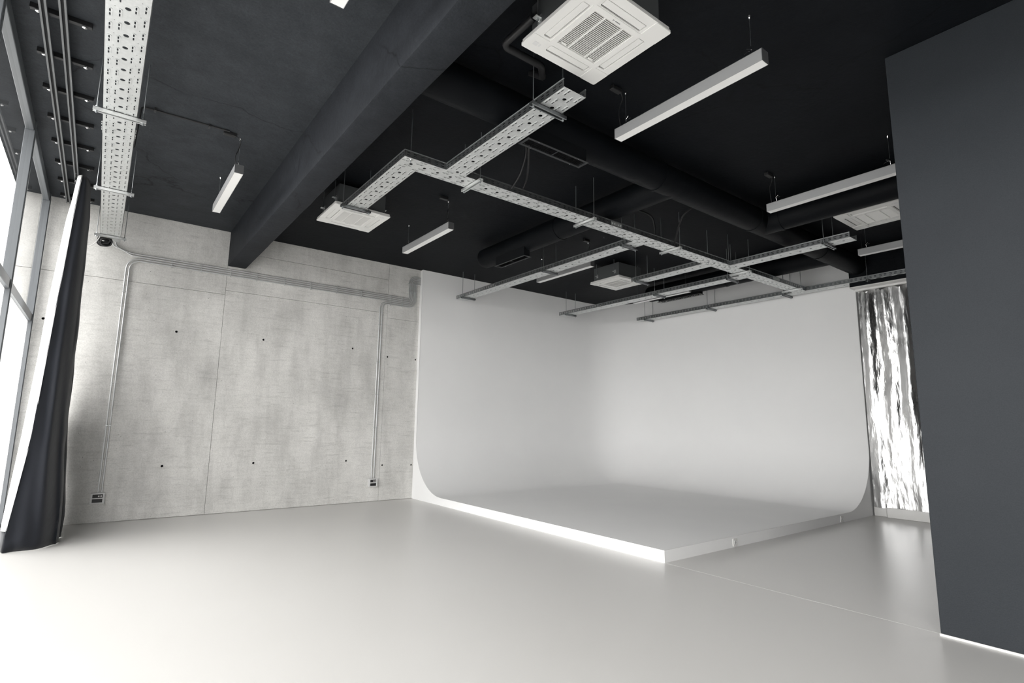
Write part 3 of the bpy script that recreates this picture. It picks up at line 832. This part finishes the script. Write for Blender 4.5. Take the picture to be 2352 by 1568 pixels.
# ------------------------------------------------------------------ wall conduits
CR, SP = .0095, .0305
yc_ = YW-.020
z0c = 3.480
zr = [z0c-SP*k for k in range(6)]
zr = [z0c-SP*k for k in range(4)] + [z0c-SP*4, z0c-SP*5]
xrise = [4.235+.027*k for k in range(6)]
ztop = [3.900-.0265*k for k in range(6)]
nm_ = ['topmost', 'second', 'third', 'fourth', 'fifth', 'lowest']
for k in range(6):
    end = [(xrise[k], yc_, zr[k]), (xrise[k], yc_, ztop[k]), (XP-.002, yc_, ztop[k])]
    if k < 2:
        pts = [(-.075+.03*k, yc_-.02, 3.62), (-.05+.035*k, yc_, 3.54), (.14+.02*k, yc_, zr[k])]+end; rs = [0, .05, .16, .05+.026*(5-k)*.6, .05+.026*(5-k)*.6, 0]
        lab = nm_[k]+' steel conduit on the concrete wall, starting at the tray end'
    elif k < 4:
        xx = .112+.036*(k-2); pts = [(xx, yc_, .36), (xx, yc_, zr[k])]+end; rs = [0, .15-.03*(k-2), .05+.02*(5-k), .05+.02*(5-k), 0]
        lab = nm_[k]+' steel conduit on the concrete wall, dropping to the outlet box by the curtain'
    else:
        xx = 3.702+.042*(k-4); pts = [(xx, yc_, .36), (xx, yc_, zr[k])]+end; rs = [0, .12-.03*(k-4), .05+.02*(5-k), .05+.02*(5-k), 0]
        lab = nm_[k]+' steel conduit on the concrete wall, dropping to the outlet box by the cove'
    if k < 2: rs = [0, .04, .15, .05+.02*(5-k), .05+.02*(5-k), 0]
    # upper bend turns the other way round: nested the other way
    rs[-2] = .03+.02*(5-k)
    rs[-3] = .03+.02*k
    tag(MB().tube(fillet(pts, rs, 6), CR, 10).build('wall_conduit', M['conduit'], smooth=60), lab, 'conduit', 'steel conduits on the concrete wall')
def clamp(x0, x1, z0, z1, lab):
    tag(MB().box(x0, x1, yc_-.0105, YW, z0, z1).build('conduit_clamp', M['conduit']), lab, 'clamp', 'conduit clamps')
for k, x in enumerate((.62, .98, 1.36, 1.72, 2.12, 2.52, 2.94, 3.36)): clamp(x-.004, x+.004, zr[3]-.018, zr[0]+.018, ORD[k]+' narrow clamp from the curtain across the four horizontal conduits')
for k, x in enumerate((3.90, 4.12)): clamp(x-.004, x+.004, zr[5]-.018, zr[0]+.018, ('clamp across six horizontal conduits beside the bend of the pair', 'clamp across six horizontal conduits beside the riser')[k])
for k, z in enumerate((2.95, 2.3, 1.75, 1.2)):
    clamp(.098, .162, z-.004, z+.004, ORD[k]+' clamp from the top on the vertical conduit pair by the curtain')
    clamp(3.688, 3.758, z-.004, z+.004, ORD[k]+' clamp from the top on the vertical conduit pair by the cove')
for z, w_ in ((3.62, 'lower'), (3.76, 'upper')): clamp(xrise[0]-.018, xrise[5]+.018, z-.005, z+.005, w_+' clamp across the six conduits of the short riser')
# outlet boxes
for bx, lab in ((.112, 'grey two module outlet box at the foot of the conduits by the curtain'), (3.722, 'grey two module outlet box at the foot of the conduits by the cove')):
    t = thing('outlet_box', lab, 'outlet box', 'outlet boxes on the concrete wall', loc=(bx, YW, .305))
    MB().bbox(-.072, .072, -.062, 0, -.066, .066, .008, 2).build('housing', M['greyplastic'], t, smooth=35)
    MB().plate([rrect(0, 0, .142, .128, .008), rect(-.052, .052, .006, .050), rect(-.052, .052, -.050, -.006)], .006, lambda u, w_, q: (u, -.062-q, w_)).build('front_frame', M['lightgrey'], t)
    for zc in (.028, -.028):
        MB().box(-.052, .052, -.0632, -.0615, zc-.022, zc+.022).build('black_module', M['rubber'], t)
    for dx in (.012, .036): MB().cyl((dx, -.063, .026), (dx, -.067, .026), .009, 12).build('white_port', M['white'], t)

# black cable coil and bracket plate at the wall end of the long tray
t = thing('cable_coil', 'bundle of black cables coiled at the wall end of the long tray', 'cable coil', loc=(-.115, 8.50, 3.575))
MB().plate([rect(-.095, .13, -.10, .10)], .003, lambda u, w_, q: (u, w_, .01+q)).build('end_plate', M['galv'], t)
random.seed(3)
for k in range(7):
    c0 = Vector((-.03+random.uniform(-.02, .02), random.uniform(-.03, .03), -.035+random.uniform(-.02, .02)))
    ax = Vector((random.uniform(-.4, .4), 1, random.uniform(-.5, .5))).normalized()
    u_ = ax.cross(Vector((0, 0, 1))).normalized(); w_ = ax.cross(u_)
    R_ = .055+.008*random.random()
    MB().tube([c0+u_*R_*math.cos(q)+w_*R_*.85*math.sin(q) for q in [2*PI*i/20 for i in range(20)]], .010, 8, closed=True).build('cable_loop', M['rubber'], t, smooth=60)
MB().bbox(-.075, .02, -.02, .05, -.075, .008, .012, 2).build('cable_core', M['rubber'], t, smooth=60)
MB().box(-.06, -.035, -.068, -.062, -.055, -.045).build('cable_tag', M['white'], t)
cable('thin white cable drooping from the long tray end towards the black curtain', [(-.19, 8.40, 3.60), (-.21, 8.41, 3.53), (-.25, 8.42, 3.46), (-.31, 8.43, 3.42), (-.42, 8.45, 3.43)], .0045, mat_='white', name='white_cable')
